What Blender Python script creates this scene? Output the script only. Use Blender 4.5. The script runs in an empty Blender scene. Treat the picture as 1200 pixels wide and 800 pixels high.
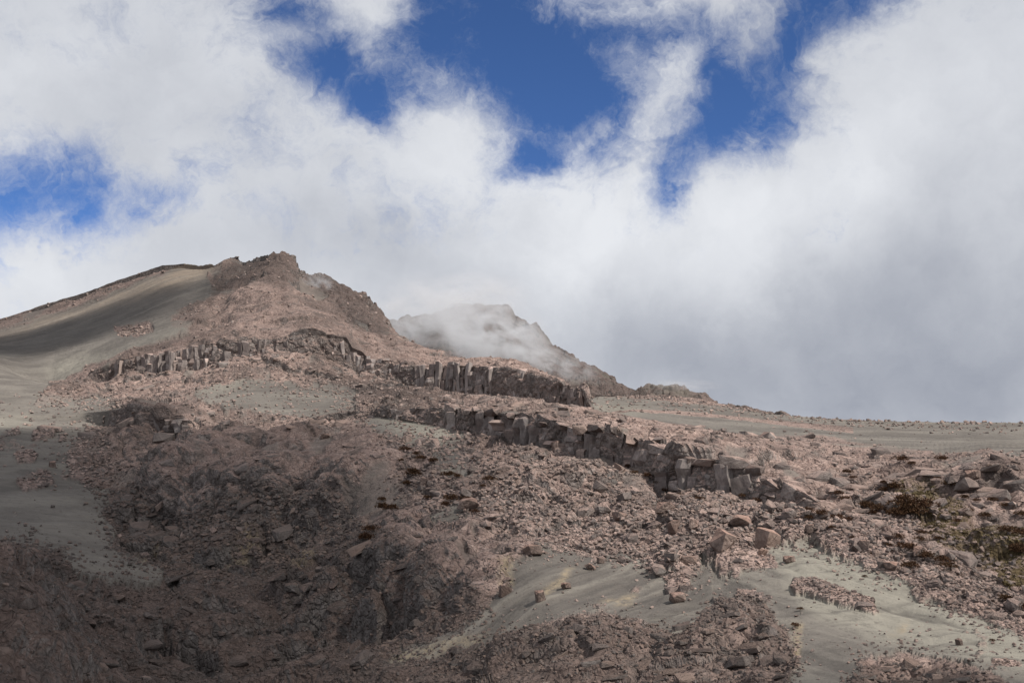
import bpy, math, random
import numpy as np
random.seed(7); rng = np.random.default_rng(7)
C = bpy.context.scene.collection
sc = bpy.context.scene

# ------------------------------------------------------------------ camera
FPX = 1167.0
PITCH = math.atan(120 / FPX)
cam_d = bpy.data.cameras.new('camera'); cam_d.lens = 35.0; cam_d.sensor_width = 36.0
cam_d.clip_start = 0.5; cam_d.clip_end = 40000
cam = bpy.data.objects.new('camera', cam_d); C.objects.link(cam)
cam.rotation_euler = (math.pi / 2 + PITCH, 0, 0)
sc.camera = cam

# ------------------------------------------------------------------ sun, exposure
SUN_EL = math.radians(50)
SUN_H = math.radians(-34)                 # bearing of the sun from +x towards +y
sun_dir = np.array([math.cos(SUN_EL) * math.cos(SUN_H), math.cos(SUN_EL) * math.sin(SUN_H), math.sin(SUN_EL)])
sd = bpy.data.lights.new('sun', 'SUN'); sd.energy = 5.0; sd.angle = math.radians(0.53); sd.color = (1.0, 0.95, 0.88)
so = bpy.data.objects.new('sun', sd); C.objects.link(so)
from mathutils import Vector, Matrix, Euler
so.rotation_euler = Vector(sun_dir).to_track_quat('Z', 'Y').to_euler()
sc.view_settings.view_transform = 'Standard'; sc.view_settings.look = 'None'
sc.view_settings.exposure = 0; sc.view_settings.gamma = 1; sc.view_settings.use_curve_mapping = False
sc.cycles.volume_step_rate = 1.0
sc.cycles.volume_max_steps = 64
sc.cycles.max_bounces = 5
sc.cycles.volume_bounces = 1

# ------------------------------------------------------------------ pixel -> bearing / slope
cP, sP = math.cos(PITCH), math.sin(PITCH)
def ray(px, py):
    px = np.asarray(px, float); py = np.asarray(py, float)
    X = (px - 600) / FPX; u = (400 - py) / FPX
    Y = cP - u * sP; Z = sP + u * cP
    return np.arctan2(X, Y), Z / np.hypot(X, Y)
def proj(x, y, z):
    f = y * cP + z * sP; u = -y * sP + z * cP
    f = np.maximum(f, 1e-3)
    return 600 + FPX * x / f, 400 - FPX * u / f

# ------------------------------------------------------------------ world: sky with broken cloud
w = bpy.data.worlds.new('World'); sc.world = w; w.use_nodes = True
nt = w.node_tree; nt.nodes.clear()
class G:
    """tiny node-graph helper"""
    def __init__(s, nt): s.nt = nt
    def n(s, typ, **kw):
        nd = s.nt.nodes.new(typ)
        for k, v in kw.items(): setattr(nd, k, v)
        return nd
    def put(s, sock, v):
        if hasattr(v, 'is_output') or hasattr(v, 'links'): s.nt.links.new(v, sock)
        else: sock.default_value = v
    def m(s, op, a, b=None, c=None, clamp=False):
        nd = s.n('ShaderNodeMath', operation=op); nd.use_clamp = clamp
        s.put(nd.inputs[0], a)
        if b is not None: s.put(nd.inputs[1], b)
        if c is not None: s.put(nd.inputs[2], c)
        return nd.outputs[0]
    def v(s, op, a, b=None, sc_=None):
        nd = s.n('ShaderNodeVectorMath', operation=op); s.put(nd.inputs[0], a)
        if b is not None: s.put(nd.inputs[1], b)
        if sc_ is not None: s.put(nd.inputs[3], sc_)
        return nd.outputs['Value'] if op in ('LENGTH', 'DOT_PRODUCT', 'DISTANCE') else nd.outputs[0]
    def ramp(s, val, a, b, lo=0.0, hi=1.0):
        nd = s.n('ShaderNodeMapRange'); nd.interpolation_type = 'SMOOTHSTEP'
        s.put(nd.inputs[0], val); s.put(nd.inputs[1], a); s.put(nd.inputs[2], b); s.put(nd.inputs[3], lo); s.put(nd.inputs[4], hi)
        return nd.outputs[0]
    def noise(s, vec, scale, detail=6, rough=0.55, dist=0.0, col=False):
        nd = s.n('ShaderNodeTexNoise'); s.put(nd.inputs['Vector'], vec)
        nd.inputs['Scale'].default_value = scale; nd.inputs['Detail'].default_value = detail
        nd.inputs['Roughness'].default_value = rough; nd.inputs['Distortion'].default_value = dist
        return nd.outputs['Color' if col else 'Fac']
    def mix(s, fac, a, b, mode='MIX'):
        nd = s.n('ShaderNodeMix', data_type='RGBA', blend_type=mode); s.put(nd.inputs[0], fac)
        s.put(nd.inputs[6], a); s.put(nd.inputs[7], b)
        return nd.outputs[2]
g = G(nt)
tc = g.n('ShaderNodeTexCoord').outputs['Generated']
sep = g.n('ShaderNodeSeparateXYZ'); nt.links.new(tc, sep.inputs[0])
az = g.m('ARCTAN2', sep.outputs[0], sep.outputs[1])
el = g.m('ARCSINE', sep.outputs[2])
def comb(x, y, z=0.0):
    nd = g.n('ShaderNodeCombineXYZ'); g.put(nd.inputs[0], x); g.put(nd.inputs[1], y); g.put(nd.inputs[2], z); return nd.outputs[0]
ae0 = comb(az, el)
# billow the bearing/elevation coordinates so that the cloud edges curl
wn = g.noise(tc, 5.5, 6, 0.6, 0.0, True)
wv = g.v('SCALE', g.v('SUBTRACT', wn, (0.5, 0.5, 0.5)), sc_=0.17)
ae = g.v('ADD', ae0, wv)
def blobs(lst, src):
    tot = None
    for (px, py, rx, ry, s_, rot) in lst:
        a, sl = ray(px, py); e = math.atan(float(sl)); a = float(a)
        mp = g.n('ShaderNodeMapping', vector_type='TEXTURE')
        g.put(mp.inputs[0], src); mp.inputs[1].default_value = (a, e, 0)
        mp.inputs[2].default_value = (0, 0, math.radians(rot)); mp.inputs[3].default_value = (rx / FPX, ry / FPX, 1)
        # flatten the third axis
        fl = g.v('MULTIPLY', mp.outputs[0], (1, 1, 0))
        f = g.ramp(g.v('LENGTH', fl), 1.0, 0.0, 0.0, s_)
        tot = f if tot is None else g.m('ADD', tot, f)
    return tot
openings = blobs([(px, py, rx * .95, ry * .93, s_ * .92, r_) for (px, py, rx, ry, s_, r_) in [
    (330, 4, 130, 52, 1.0, 0), (425, 92, 155, 82, 1.2, -8), (570, 30, 175, 140, 1.4, 0), (650, 128, 120, 115, 1.3, 0),
    (715, 60, 110, 120, .7, 0), (868, 95, 140, 110, .95, 20), (985, 28, 115, 85, 1.0, 20), (785, 192, 60, 62, .95, 0),
    (800, 140, 120, 60, .55, 0), (612, 207, 60, 50, .9, 0), (45, 238, 170, 95, 1.05, 0), (205, 228, 80, 50, .75, 0),
    (800, 5, 280, 50, .5, 0), (500, 30, 60, 60, .4, 0), (840, 60, 330, 150, .30, 0)]], ae)
fills = blobs([(775, 85, 80, 120, .20, 20), (905, 45, 60, 80, .30, -15), (600, 430, 1000, 260, .55, 0), (1130, 150, 200, 260, .35, 0), (540, 20, 50, 40, .25, 0), (120, 120, 200, 70, .3, 0)], ae)
n1 = g.noise(tc, 3.2, 9, 0.58, 0.4)
n2 = g.noise(g.v('ADD', tc, wv), 10.0, 12, 0.68, 0.15)
# stretch of open sky appears elsewhere too, where nothing is laid out by hand
val = g.m('SUBTRACT', 1.0, openings); val = g.m('ADD', val, fills)
val = g.m('ADD', val, g.m('MULTIPLY', g.m('SUBTRACT', n1, 0.5), 0.9))
fib = g.n('ShaderNodeMapping'); g.put(fib.inputs[0], g.v('ADD', tc, g.v('SCALE', g.v('SUBTRACT', wn, (0.5, 0.5, 0.5)), sc_=0.25))); fib.inputs[2].default_value = (0.3, 0.9, 0.5); fib.inputs[3].default_value = (9, 26, 17)
n4 = g.noise(fib.outputs[0], 1.0, 10, 0.7, 0.4)
val = g.m('ADD', val, g.m('MULTIPLY', g.m('SUBTRACT', n4, 0.47), 1.3))
val = g.m('ADD', val, g.m('MULTIPLY', g.m('SUBTRACT', n2, 0.5), 1.7))
alpha = g.ramp(val, -0.05, 1.15)
sky = g.n('ShaderNodeTexSky', sky_type='NISHITA'); sky.sun_disc = False
sky.sun_elevation = SUN_EL; sky.sun_rotation = math.radians(90) - SUN_H; sky.altitude = 5000; sky.dust_density = 0.2; sky.ozone_density = 3.0; sky.air_density = 0.9
blue = g.v('MULTIPLY', g.v('SCALE', sky.outputs[0], sc_=0.10), (0.80, 1.05, 1.36))
tone = blobs([
    (500, 180, 260, 110, .22, 0), (690, 290, 300, 170, .40, 0), (960, 210, 170, 150, .22, 0), (200, 60, 330, 110, .12, 0),
    (1120, 60, 200, 130, .14, 0), (1120, 430, 520, 260, -.66, 0), (1060, 240, 200, 160, -.10, 0), (560, 330, 260, 90, -.12, 0), (300, 300, 300, 90, -.14, 0), (20, 330, 230, 110, .16, 0),
    (120, 150, 260, 70, -.10, 0), (640, 420, 330, 110, -.20, 0), (1010, 330, 150, 150, -.12, 0), (880, 300, 110, 130, .16, 0)], ae)
n3 = g.noise(g.v('ADD', tc, wv), 3.4, 7, 0.55, 0.1)
t = g.m('ADD', g.m('ADD', 0.66, tone), g.m('MULTIPLY', g.m('SUBTRACT', n3, 0.5), 1.25))
t = g.m('ADD', t, g.m('MULTIPLY', g.m('SUBTRACT', n2, 0.5), 0.14), clamp=True)
ccol = g.mix(t, (0.28, 0.305, 0.37, 1), (0.80, 0.82, 0.86, 1))
skycol = g.mix(alpha, blue, ccol)
# the ground hides everything below the horizon; there the air stays a dull ground grey
lowf = g.ramp(sep.outputs[2], -0.12, -0.02)
skycol = g.mix(lowf, (0.10, 0.09, 0.085, 1), skycol)
bg = g.n('ShaderNodeBackground'); g.put(bg.inputs[0], skycol); bg.inputs[1].default_value = 1.0
wo = g.n('ShaderNodeOutputWorld'); nt.links.new(bg.outputs[0], wo.inputs[0])
w.cycles.sampling_method = 'MANUAL'; w.cycles.sample_map_resolution = 512

# ------------------------------------------------------------------ numpy noise
def hsh(ix, iy, iz, seed):
    h = (ix.astype(np.uint32) * np.uint32(374761393) + iy.astype(np.uint32) * np.uint32(668265263)
         + iz.astype(np.uint32) * np.uint32(2147483647) + np.uint32((seed * 974634777) & 0xffffffff))
    h = (h ^ (h >> np.uint32(13))) * np.uint32(1274126177)
    h = (h ^ (h >> np.uint32(16))) * np.uint32(2246822519)
    return h ^ (h >> np.uint32(15))
def h01(h): return (h & np.uint32(0xffffff)).astype(np.float32) / np.float32(0xffffff)
def vnoise(P, seed=0):
    F = np.floor(P).astype(np.int64); f = (P - F).astype(np.float32); f = f * f * f * (f * (f * 6 - 15) + 10)
    out = 0
    for dx in (0, 1):
        wx = f[:, 0] if dx else 1 - f[:, 0]
        for dy in (0, 1):
            wy = f[:, 1] if dy else 1 - f[:, 1]
            for dz in (0, 1):
                wz = f[:, 2] if dz else 1 - f[:, 2]
                out = out + wx * wy * wz * h01(hsh(F[:, 0] + dx, F[:, 1] + dy, F[:, 2] + dz, seed))
    return out * 2 - 1
def fbm(P, octv=4, gain=0.5, seed=0):
    s = 0; a = 1.0; tot = 0
    for k in range(octv):
        s = s + a * vnoise(P * (2.03 ** k) + 17.3 * k, seed + k); tot += a; a *= gain
    return s / tot
def worley(P, seed=0):
    """two nearest cells of a jittered lattice: distances, hashes, offsets"""
    F = np.floor(P).astype(np.int64); n = len(P)
    f1 = np.full(n, 9., np.float32); f2 = np.full(n, 9., np.float32); h1 = np.zeros(n, np.uint32); h2 = np.zeros(n, np.uint32)
    o1 = np.zeros((n, 3), np.float32); o2 = np.zeros((n, 3), np.float32)
    for dx in (-1, 0, 1):
        for dy in (-1, 0, 1):
            for dz in (-1, 0, 1):
                X, Y, Z = F[:, 0] + dx, F[:, 1] + dy, F[:, 2] + dz
                h = hsh(X, Y, Z, seed)
                o = np.stack([(P[:, 0] - X).astype(np.float32) - (h & np.uint32(1023)).astype(np.float32) / 1023,
                              (P[:, 1] - Y).astype(np.float32) - ((h >> np.uint32(10)) & np.uint32(1023)).astype(np.float32) / 1023,
                              (P[:, 2] - Z).astype(np.float32) - ((h >> np.uint32(20)) & np.uint32(1023)).astype(np.float32) / 1023], 1)
                d = (o * o).sum(1)
                c = d < f1; c2 = (~c) & (d < f2)
                f2[c] = f1[c]; h2[c] = h1[c]; o2[c] = o1[c]; f1[c] = d[c]; h1[c] = h[c]; o1[c] = o[c]
                f2[c2] = d[c2]; h2[c2] = h[c2]; o2[c2] = o[c2]
    return np.sqrt(f1), np.sqrt(f2), h1, h2, o1, o2
def facet(hid, off):
    a = h01(hid * np.uint32(2654435761)) * 2 - 1
    b = h01(hid * np.uint32(2246822519) + np.uint32(77)) * 2 - 1
    c = h01(hid * np.uint32(3266489917) + np.uint32(991)) * 2 - 1
    e = h01(hid * np.uint32(668265263) + np.uint32(31)) * 2 - 1
    return 0.45 * a + 0.8 * (b * off[:, 0] + c * off[:, 1] + e * off[:, 2])
def blocky(P, seed, wdt=0.1, crack=0.45):
    """angular fractured-rock relief: every cell a tilted facet, joints recessed; wdt = width of a step in cells"""
    f1, f2, h1, h2, o1, o2 = worley(P, seed); g_ = f2 - f1
    r1 = facet(h1, o1); r2 = facet(h2, o2); k = 0.5 * np.clip(1 - g_ / wdt, 0, 1) ** 1.5
    return r1 * (1 - k) + r2 * k - crack * np.exp(-(g_ / np.maximum(0.10, wdt * 0.6)) ** 2)

# ------------------------------------------------------------------ terrain feature lines: (photo x, photo y, distance in metres), near to far
L = [
 # 0 below the frame
 [(-500,1000,50),(0,960,52),(200,930,60),(400,900,56),(600,900,46),(800,900,41),(1000,900,37),(1200,900,36),(1700,900,34)],
 # 1 crest of the near spur at the left, slope foot elsewhere
 [(-500,560,60),(-100,618,70),(0,640,75),(45,653,78),(72,692,80),(92,745,78),(125,800,74),(170,840,72),(300,860,75),(400,850,68),(600,850,56),(800,845,49),(1000,845,44),(1200,840,44),(1700,840,42)],
 # 2 gully floor
 [(-500,700,105),(0,712,108),(60,730,108),(130,770,104),(200,790,100),(300,795,96),(400,795,88),(500,790,78),(600,790,69),(800,795,57),(1000,800,51),(1200,790,52),(1700,780,52)],
 # 3
 [(-500,650,150),(0,650,150),(70,655,150),(130,665,148),(200,690,140),(300,705,128),(400,722,112),(450,735,100),(550,730,86),(650,740,76),(750,745,70),(850,755,65),(950,745,65),(1100,740,66),(1200,735,68),(1700,700,75)],
 # 4
 [(-500,600,185),(0,600,185),(100,610,180),(200,640,165),(260,635,155),(300,640,148),(400,655,128),(500,655,106),(600,660,94),(700,670,90),(800,690,84),(900,680,82),(1000,690,78),(1100,700,75),(1200,710,74),(1700,680,80)],
 # 5 foot of the big lobe / middle of the talus
 [(-500,540,230),(0,545,225),(100,560,215),(170,590,191),(200,630,174),(260,620,168.5),(320,606,162),(400,596,152),(500,600,128),(600,610,112),(700,615,105),(800,620,100),(900,630,97),(1000,640,92),(1100,670,84),(1200,705,77),(1700,660,90)],
 # 6 brow of the lobe
 [(-500,510,270),(0,510,262),(100,520,248),(160,545,205),(200,556,181),(260,550,174.5),(300,546,168),(400,548,159),(430,545,160),(500,560,145),(600,560,130),(700,565,124),(800,592,112),(900,605,106),(1000,620,99),(1100,654,88),(1200,700,79),(1700,640,98)],
 # 7 foot of the near ledge
 [(-500,480,320),(0,492,290),(100,494,285),(140,507,262),(170,503,240),(215,505,225),(260,502,222),(340,498,220),(420,494,215),(440,489,212),(530,503,190),(600,517,165),(640,527,155),(700,534,145),(740,545,138),(780,568,128),(830,578,122),(880,587,117),(940,603,111),(1000,616,106),(1100,652,94),(1200,697,84),(1700,720,84)],
 # 8 lip of the near ledge
 [(-500,478,322),(0,490,292),(100,484,287),(140,480,264),(165,477,243),(215,489,228),(260,496,225),(340,493,223),(420,484,217),(440,479,213),(530,478,191.3),(560,477,180.5),(600,483,166.5),(640,494,156.5),(690,501,147),(722,498,141.5),(750,516,136),(800,530,126.5),(860,541,119.5),(885,546,118),(920,568,114),(960,590,109.8),(1000,604,106.8),(1100,644,94.8),(1200,690,84.8),(1700,715,85)],
 # 9 crest of the near ridge
 [(-500,430,400),(0,455,335),(100,467,320),(150,467,292),(220,466,265),(300,470,255),(380,474,248),(430,474,236),(480,472,220),(520,471,205),(600,469,190),(640,473,183),(690,482,172),(720,486,166),(800,505,160),(870,516,158),(940,530,152),(1000,545,142),(1060,548,134),(1110,545,130),(1150,535,130),(1200,533,130),(1700,520,130)],
 # 10 hollow behind it
 [(-500,415,430),(0,440,380),(100,457,350),(150,456,318),(220,449,300),(300,447,295),(400,454,285),(480,463,265),(520,471,235),(600,474,210),(640,477,202),(690,485,190),(720,488,186),(800,500,200),(870,510,190),(940,520,185),(1000,528,185),(1060,536,165),(1110,541,155),(1150,533,145),(1200,531,145),(1700,515,150)],
 # 11 foot of the upper cliff, then the ash plain
 [(-500,380,470),(0,425,430),(60,462,392),(100,452,370),(150,440,347),(200,432,333),(240,432,326),(275,421,320),(325,418,315),(375,419,310),(425,438,304),(475,452,296),(500,456,290),(560,468,275),(600,471,265),(650,476,252),(691,481,240),(697,486,236),(740,482,260),(800,487,280),(900,497,275),(1000,507,255),(1100,516,235),(1200,522,215),(1700,510,210)],
 # 12 lip of the upper cliff
 [(-500,375,475),(0,421,435),(60,456,397),(100,442,375),(150,418,350.5),(200,409,335),(240,402,328.5),(275,398,322),(325,399,317),(357,394,313),(407,396,309),(412,408,307),(425,416,306),(450,420,301.5),(500,427,292),(525,422,286),(562,430,276.5),(612,435,264),(650,447,253.5),(690,457,241.2),(693,484,238),(697,485,238),(740,479,285),(800,482,310),(900,492,305),(1000,500,285),(1100,508,265),(1200,513,245),(1700,505,230)],
 # 13 brow of the pink slope over the cliff
 [(-500,400,560),(0,405,490),(100,402,450),(200,374,430),(300,352,420),(340,345,415),(360,353,410),(400,371,395),(440,383,380),(470,391,370),(520,411,340),(560,427,315),(610,433,290),(650,446,262),(690,458,245),(693,484,241),(700,483,245),(740,474,330),(800,476,350),(900,488,345),(1000,496,330),(1100,501,310),(1200,505,290),(1700,500,270)],
 # 14 middle of the mountain flank
 [(-500,430,700),(0,392,600),(100,368,560),(200,336,520),(300,324,490),(335,322,480),(347,345,472),(360,350,500),(400,362,480),(440,380,450),(465,391,430),(520,425,400),(600,450,380),(650,460,350),(690,470,330),(705,474,340),(740,468,380),(800,470,390),(900,486,370),(1000,493,355),(1100,497,345),(1200,500,325),(1700,496,310)],
 # 15 skyline
 [(-500,470,900),(-200,425,830),(0,375,760),(50,357,735),(100,343,705),(150,325,675),(190,309,650),(215,307,640),(240,309,620),(252,306,610),(262,299,604),(276,299,600),(284,305,596),(300,300,590),(316,295,575),(328,291,566),(337,296,556),(344,311,545),(346,319,560),(352,319,600),(375,320,620),(395,327,625),(410,335,630),(430,345,620),(445,358,600),(460,373,590),(464,390,580),(480,430,570),(600,470,560),(680,475,500),(700,463,440),(750,462,430),(790,463,430),(820,467,420),(870,478,410),(900,486,400),(920,490,395),(1000,492.5,385),(1100,494,375),(1200,495,360),(1700,490,350)],
 # 16 back side
 [(-500,560,1000),(0,470,900),(340,420,760),(464,460,700),(700,500,600),(1000,510,520),(1700,510,500)],
]
NL = len(L)
cols_px = np.concatenate([np.linspace(-500, -20, 60, endpoint=False), np.linspace(-20, 1220, 1070, endpoint=False), np.linspace(1220, 1700, 60)])
azg, _ = ray(cols_px, np.full_like(cols_px, 520.0))
NC = len(azg)
sl = np.zeros((NL, NC)); dd = np.zeros((NL, NC))
def gsm(a, s, axis):
    r = int(3 * s) + 1; k = np.exp(-0.5 * (np.arange(-r, r + 1) / s) ** 2); k /= k.sum()
    pad = [(0, 0)] * a.ndim; pad[axis] = (r, r); b = np.pad(a, pad, mode='edge')
    out = 0
    for i, kk in enumerate(k):
        sli = [slice(None)] * a.ndim; sli[axis] = slice(i, i + a.shape[axis]); out = out + kk * b[tuple(sli)]
    return out
for i, ln in enumerate(L):
    p = np.array(ln, float); a, s_ = ray(p[:, 0], p[:, 1])
    sl[i] = np.interp(azg, a, s_); dd[i] = np.interp(azg, a, p[:, 2])
for i in range(NL):
    s_ = 2.0 if i in (11, 12, 15) else (4.0 if i in (7, 8) else 9.0)
    sl[i] = gsm(sl[i][None], s_, 1)[0]; dd[i] = gsm(dd[i][None], s_, 1)[0]
NR = [54, 34, 64, 66, 62, 60, 62, 46, 56, 44, 50, 44, 56, 56, 80, 8]       # rows in each band
rows_s, rows_d, band_start = [], [], []
for i in range(NL - 1):
    band_start.append(len(rows_s))
    last = i == NL - 2
    for k in range(NR[i] + (1 if last else 0)):
        tt = k / NR[i]
        d = dd[i] * (1 - tt) + dd[i + 1] * tt
        z = sl[i] * dd[i] * (1 - tt) + sl[i + 1] * dd[i + 1] * tt
        rows_s.append(z); rows_d.append(d)
band_start.append(len(rows_s) - 1)
Z = np.array(rows_s); D = np.array(rows_d); NRR = len(Z)
# round the creases between bands but keep the cliffs and skylines crisp
keep = np.zeros(NRR)
for i in (1, 7, 8, 11, 12, 15):
    keep = np.maximum(keep, np.exp(-((np.arange(NRR) - band_start[i]) / 7.0) ** 2))
for i in (7, 11): keep[band_start[i]:band_start[i + 1] + 1] = 1
Zs = gsm(Z, 9, 0); Ds = gsm(D, 9, 0); kk = keep[:, None]
Z = Z * kk + Zs * (1 - kk); D = D * kk + Ds * (1 - kk)
D = np.maximum.accumulate(D + np.arange(NRR)[:, None] * 1e-3, axis=0)
X = D * np.sin(azg)[None]; Y = D * np.cos(azg)[None]
BP = np.stack([X, Y, Z], -1)
bandid = np.zeros(NRR, int)
for i in range(NL - 1): bandid[band_start[i]:] = i
PX, PY = proj(X, Y, Z)

# ------------------------------------------------------------------ cover maps (what the ground is made of; brown also carries some cloud shade), drawn on the photo's outline and carried by the terrain
MW, MH = 700, 500; MX0, MY0, MST = -100, 200, 2.0          # map covers x -100..1300, y 200..1200
def poly(pts, soft=2.0):
    pts = np.array(pts, float); gx, gy = np.meshgrid(MX0 + MST * np.arange(MW), MY0 + MST * np.arange(MH))
    ins = np.zeros(gx.shape, bool); n = len(pts)
    for i in range(n):
        x1, y1 = pts[i]; x2, y2 = pts[(i + 1) % n]
        if y1 == y2: continue
        cnd = ((gy < y1) != (gy < y2)) & (gx < (x2 - x1) * (gy - y1) / (y2 - y1) + x1)
        ins ^= cnd
    return gsm(gsm(ins.astype(float), soft, 0), soft, 1)
def samp(m, px, py):
    u = np.clip((px - MX0) / MST, 0, MW - 1.001); v = np.clip((py - MY0) / MST, 0, MH - 1.001)
    iu = u.astype(int); iv = v.astype(int); fu = u - iu; fv = v - iv
    return (m[iv, iu] * (1 - fu) + m[iv, iu + 1] * fu) * (1 - fv) + (m[iv + 1, iu] * (1 - fu) + m[iv + 1, iu + 1] * fu) * fv
def union(polys, soft=2.0):
    m = 0
    for p in polys: m = np.maximum(m, poly(p, soft))
    return m
ash = union([
 [(-100,398),(0,384),(60,368),(130,344),(212,309),(256,309),(236,330),(250,345),(225,352),(190,376),(222,384),(190,394),(150,404),(110,424),(60,452),(35,480),(-100,500)],
 [(-100,480),(30,484),(60,476),(100,470),(142,470),(152,482),(128,500),(98,510),(72,538),(96,562),(142,578),(112,602),(140,622),(128,642),(158,655),(205,668),(170,690),(100,680),(60,650),(0,635),(-100,640)],
 [(205,462),(270,448),(330,446),(400,454),(425,466),(420,484),(470,488),(540,498),(545,515),(480,515),(440,500),(380,494),(300,484),(240,470)],
 [(440,490),(520,497),(535,520),(560,560),(530,565),(500,532),(440,510)],
 [(503,614),(530,590),(558,600),(552,622)],
 [(598,668),(632,634),(690,650),(725,640),(790,680),(828,690),(850,718),(800,762),(770,735),(700,718),(625,738),(560,760),(480,785),(450,795),(470,772),(560,722),(596,695)],
 [(820,655),(868,684),(895,645),(940,632),(1000,662),(1100,706),(1200,748),(1300,790),(1300,900),(1180,800),(1120,772),(1060,764),(1000,772),(1010,790),(985,812),(940,830),(915,806),(940,778),(922,748),(905,722),(860,704),(815,684)],
 [(694,462),(740,466),(800,471),(880,481),(940,488),(1000,490),(1100,491),(1300,490),(1300,531),(1160,531),(1100,530),(1040,522),(960,510),(880,511),(820,502),(740,487),(700,482)],
 [(1170,535),(1300,535),(1300,530),(1170,528)],
], 1.6)
ash_rock = union([   # rocky patches standing out of the ash
 [(80,528),(130,512),(150,556),(112,576),(84,560)],[(0,506),(18,506),(18,512),(0,512)],[(36,508),(70,504),(66,512),(36,518)],
 [(20,562),(60,556),(66,570),(28,576)],[(8,535),(40,533),(40,545),(12,545)],[(130,384),(175,372),(180,384),(135,392)],
 [(845,640),(905,656),(912,668),(860,672),(846,662)],[(930,684),(962,684),(1020,706),(1024,724),(975,706),(935,694)],
 [(765,655),(812,648),(822,672),(780,678),(757,670)],[(775,682),(808,680),(812,700),(780,700)],[(585,680),(602,686),(598,700),(580,700)],
 [(868,690),(905,700),(905,712),(872,706)],[(1160,772),(1200,778),(1200,786),(1165,782)]
], 1.2)
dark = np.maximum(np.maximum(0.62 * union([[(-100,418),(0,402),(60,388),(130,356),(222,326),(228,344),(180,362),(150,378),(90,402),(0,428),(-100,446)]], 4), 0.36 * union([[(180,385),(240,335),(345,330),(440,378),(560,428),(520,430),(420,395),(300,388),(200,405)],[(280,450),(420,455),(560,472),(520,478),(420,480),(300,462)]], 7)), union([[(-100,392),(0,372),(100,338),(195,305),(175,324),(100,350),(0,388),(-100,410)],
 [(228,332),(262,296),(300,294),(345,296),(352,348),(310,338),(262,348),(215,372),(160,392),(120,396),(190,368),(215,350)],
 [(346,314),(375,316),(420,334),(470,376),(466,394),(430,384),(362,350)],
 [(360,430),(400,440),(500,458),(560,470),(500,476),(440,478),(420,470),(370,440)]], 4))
tan = union([[(-100,404),(0,386),(100,358),(180,328),(208,307),(262,308),(240,328),(170,348),(100,368),(0,396),(-100,425)]], 2.5)
ochre = union([[(258,656),(296,626),(306,630),(274,652)],[(352,662),(366,645),(378,655),(345,684)],[(160,655),(188,632),(190,640),(168,662)],
               [(640,690),(672,660),(668,675),(640,706)],[(590,655),(600,650),(604,690),(592,696)],[(715,700),(740,690),(735,705),(690,708)],[(470,775),(540,748),(570,738),(520,765),(460,790)],
               [(930,735),(940,730),(936,770),(926,772)],[(1040,745),(1060,725),(1050,750)]], 1.3)
pale = union([[(890,640),(960,634),(1020,662),(1110,704),(1210,748),(1300,800),(1200,790),(1100,762),(1040,756),(950,722)],[(-100,492),(30,490),(45,496),(0,502),(-100,508)],[(60,425),(140,408),(200,386),(222,386),(150,414),(100,436),(60,448)],
              [(215,462),(270,448),(300,450),(250,462)],[(445,493),(520,500),(530,520),(470,512)],[(940,636),(1000,664),(1080,700),(1040,700),(960,665)],
              [(1000,735),(1060,745),(1050,760),(1010,752)],[(700,470),(760,480),(740,486),(700,478)]], 3)
moss = union([[(1040,566),(1080,562),(1120,590),(1150,615),(1200,625),(1300,640),(1300,700),(1200,690),(1160,662),(1110,645),(1090,615),(1060,590)]], 3)
brown = np.maximum(0.72 * union([[(560,765),(640,740),(720,718),(765,728),(840,692),(905,708),(935,760),(960,820),(960,1200),(400,1200),(450,800)],[(980,790),(1040,764),(1120,772),(1220,830),(1300,1200),(950,1200)]], 4), np.maximum(union([[(-100,640),(0,640),(110,560),(200,600),(330,570),(420,590),(455,640),(520,670),(580,720),(700,780),(760,880),(-100,1200)]], 12), 0.30 * union([[(-100,640),(0,640),(130,500),(150,470),(230,466),(340,492),(420,520),(455,580),(440,620),(520,650),(580,710),(700,770),(760,860),(-100,1200)]], 14)))  # brown rock zone, with part of the cloud shade put into its colour
talus = union([[(455,520),(530,505),(640,530),(700,540),(780,575),(880,590),(1000,618),(1100,655),(1200,705),(1200,735),(1100,700),(1000,655),(940,630),(900,640),(850,640),(800,680),(740,660),(690,645),(620,640),(560,610),(480,600)],
               [(1000,560),(1100,600),(1200,640),(1200,700),(1100,650),(1010,600)]], 4)
rub2 = union([[(380,436),(500,460),(690,485),(640,474),(560,474),(420,480),(300,446),(240,440),(200,450),(250,440)],
              [(130,440),(60,475),(40,485),(90,455),(130,425),(210,440),(240,450),(200,462)],
              [(690,458),(790,462),(900,486),(1200,494),(1200,502),(1000,500),(900,495),(800,480),(720,470)],
              [(900,512),(960,508),(1060,528),(1100,540),(1000,545),(920,530)]], 3)

flat = BP.reshape(-1, 3)
px_f, py_f = PX.ravel(), PY.ravel()
dist = D.ravel()
wsc = (dist / 140.0)[:, None]
wx = 20 * fbm(flat / (7 * wsc), 6, 0.65, 50); wy = (9 - 6.0 * np.clip((px_f - 640) / 80, 0, 1) * np.clip((545 - py_f) / 20, 0, 1)) * fbm(flat / (7 * wsc), 6, 0.65, 60)
qx, qy = px_f + wx, py_f + wy
A = {k: samp(m, qx, qy) for k, m in dict(ash=ash, ash2=gsm(gsm(ash, 6, 0), 6, 1), ar=ash_rock, dark=dark, tan=tan, ochre=ochre, pale=pale, moss=moss, brown=brown, talus=talus, rub=rub2).items()}
fine = fbm(flat / np.clip(1.6 * wsc, 0.8, 5), 5, 0.7, 80)
plainf = np.clip((px_f - 680) / 40, 0, 1) * (py_f < 530) * (bandid.repeat(NC) >= 9)
asoft = 0.45 * A['ash'] + 0.55 * A['ash2']; asoft = asoft * (1 - plainf) + plainf * A['ash']
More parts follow.
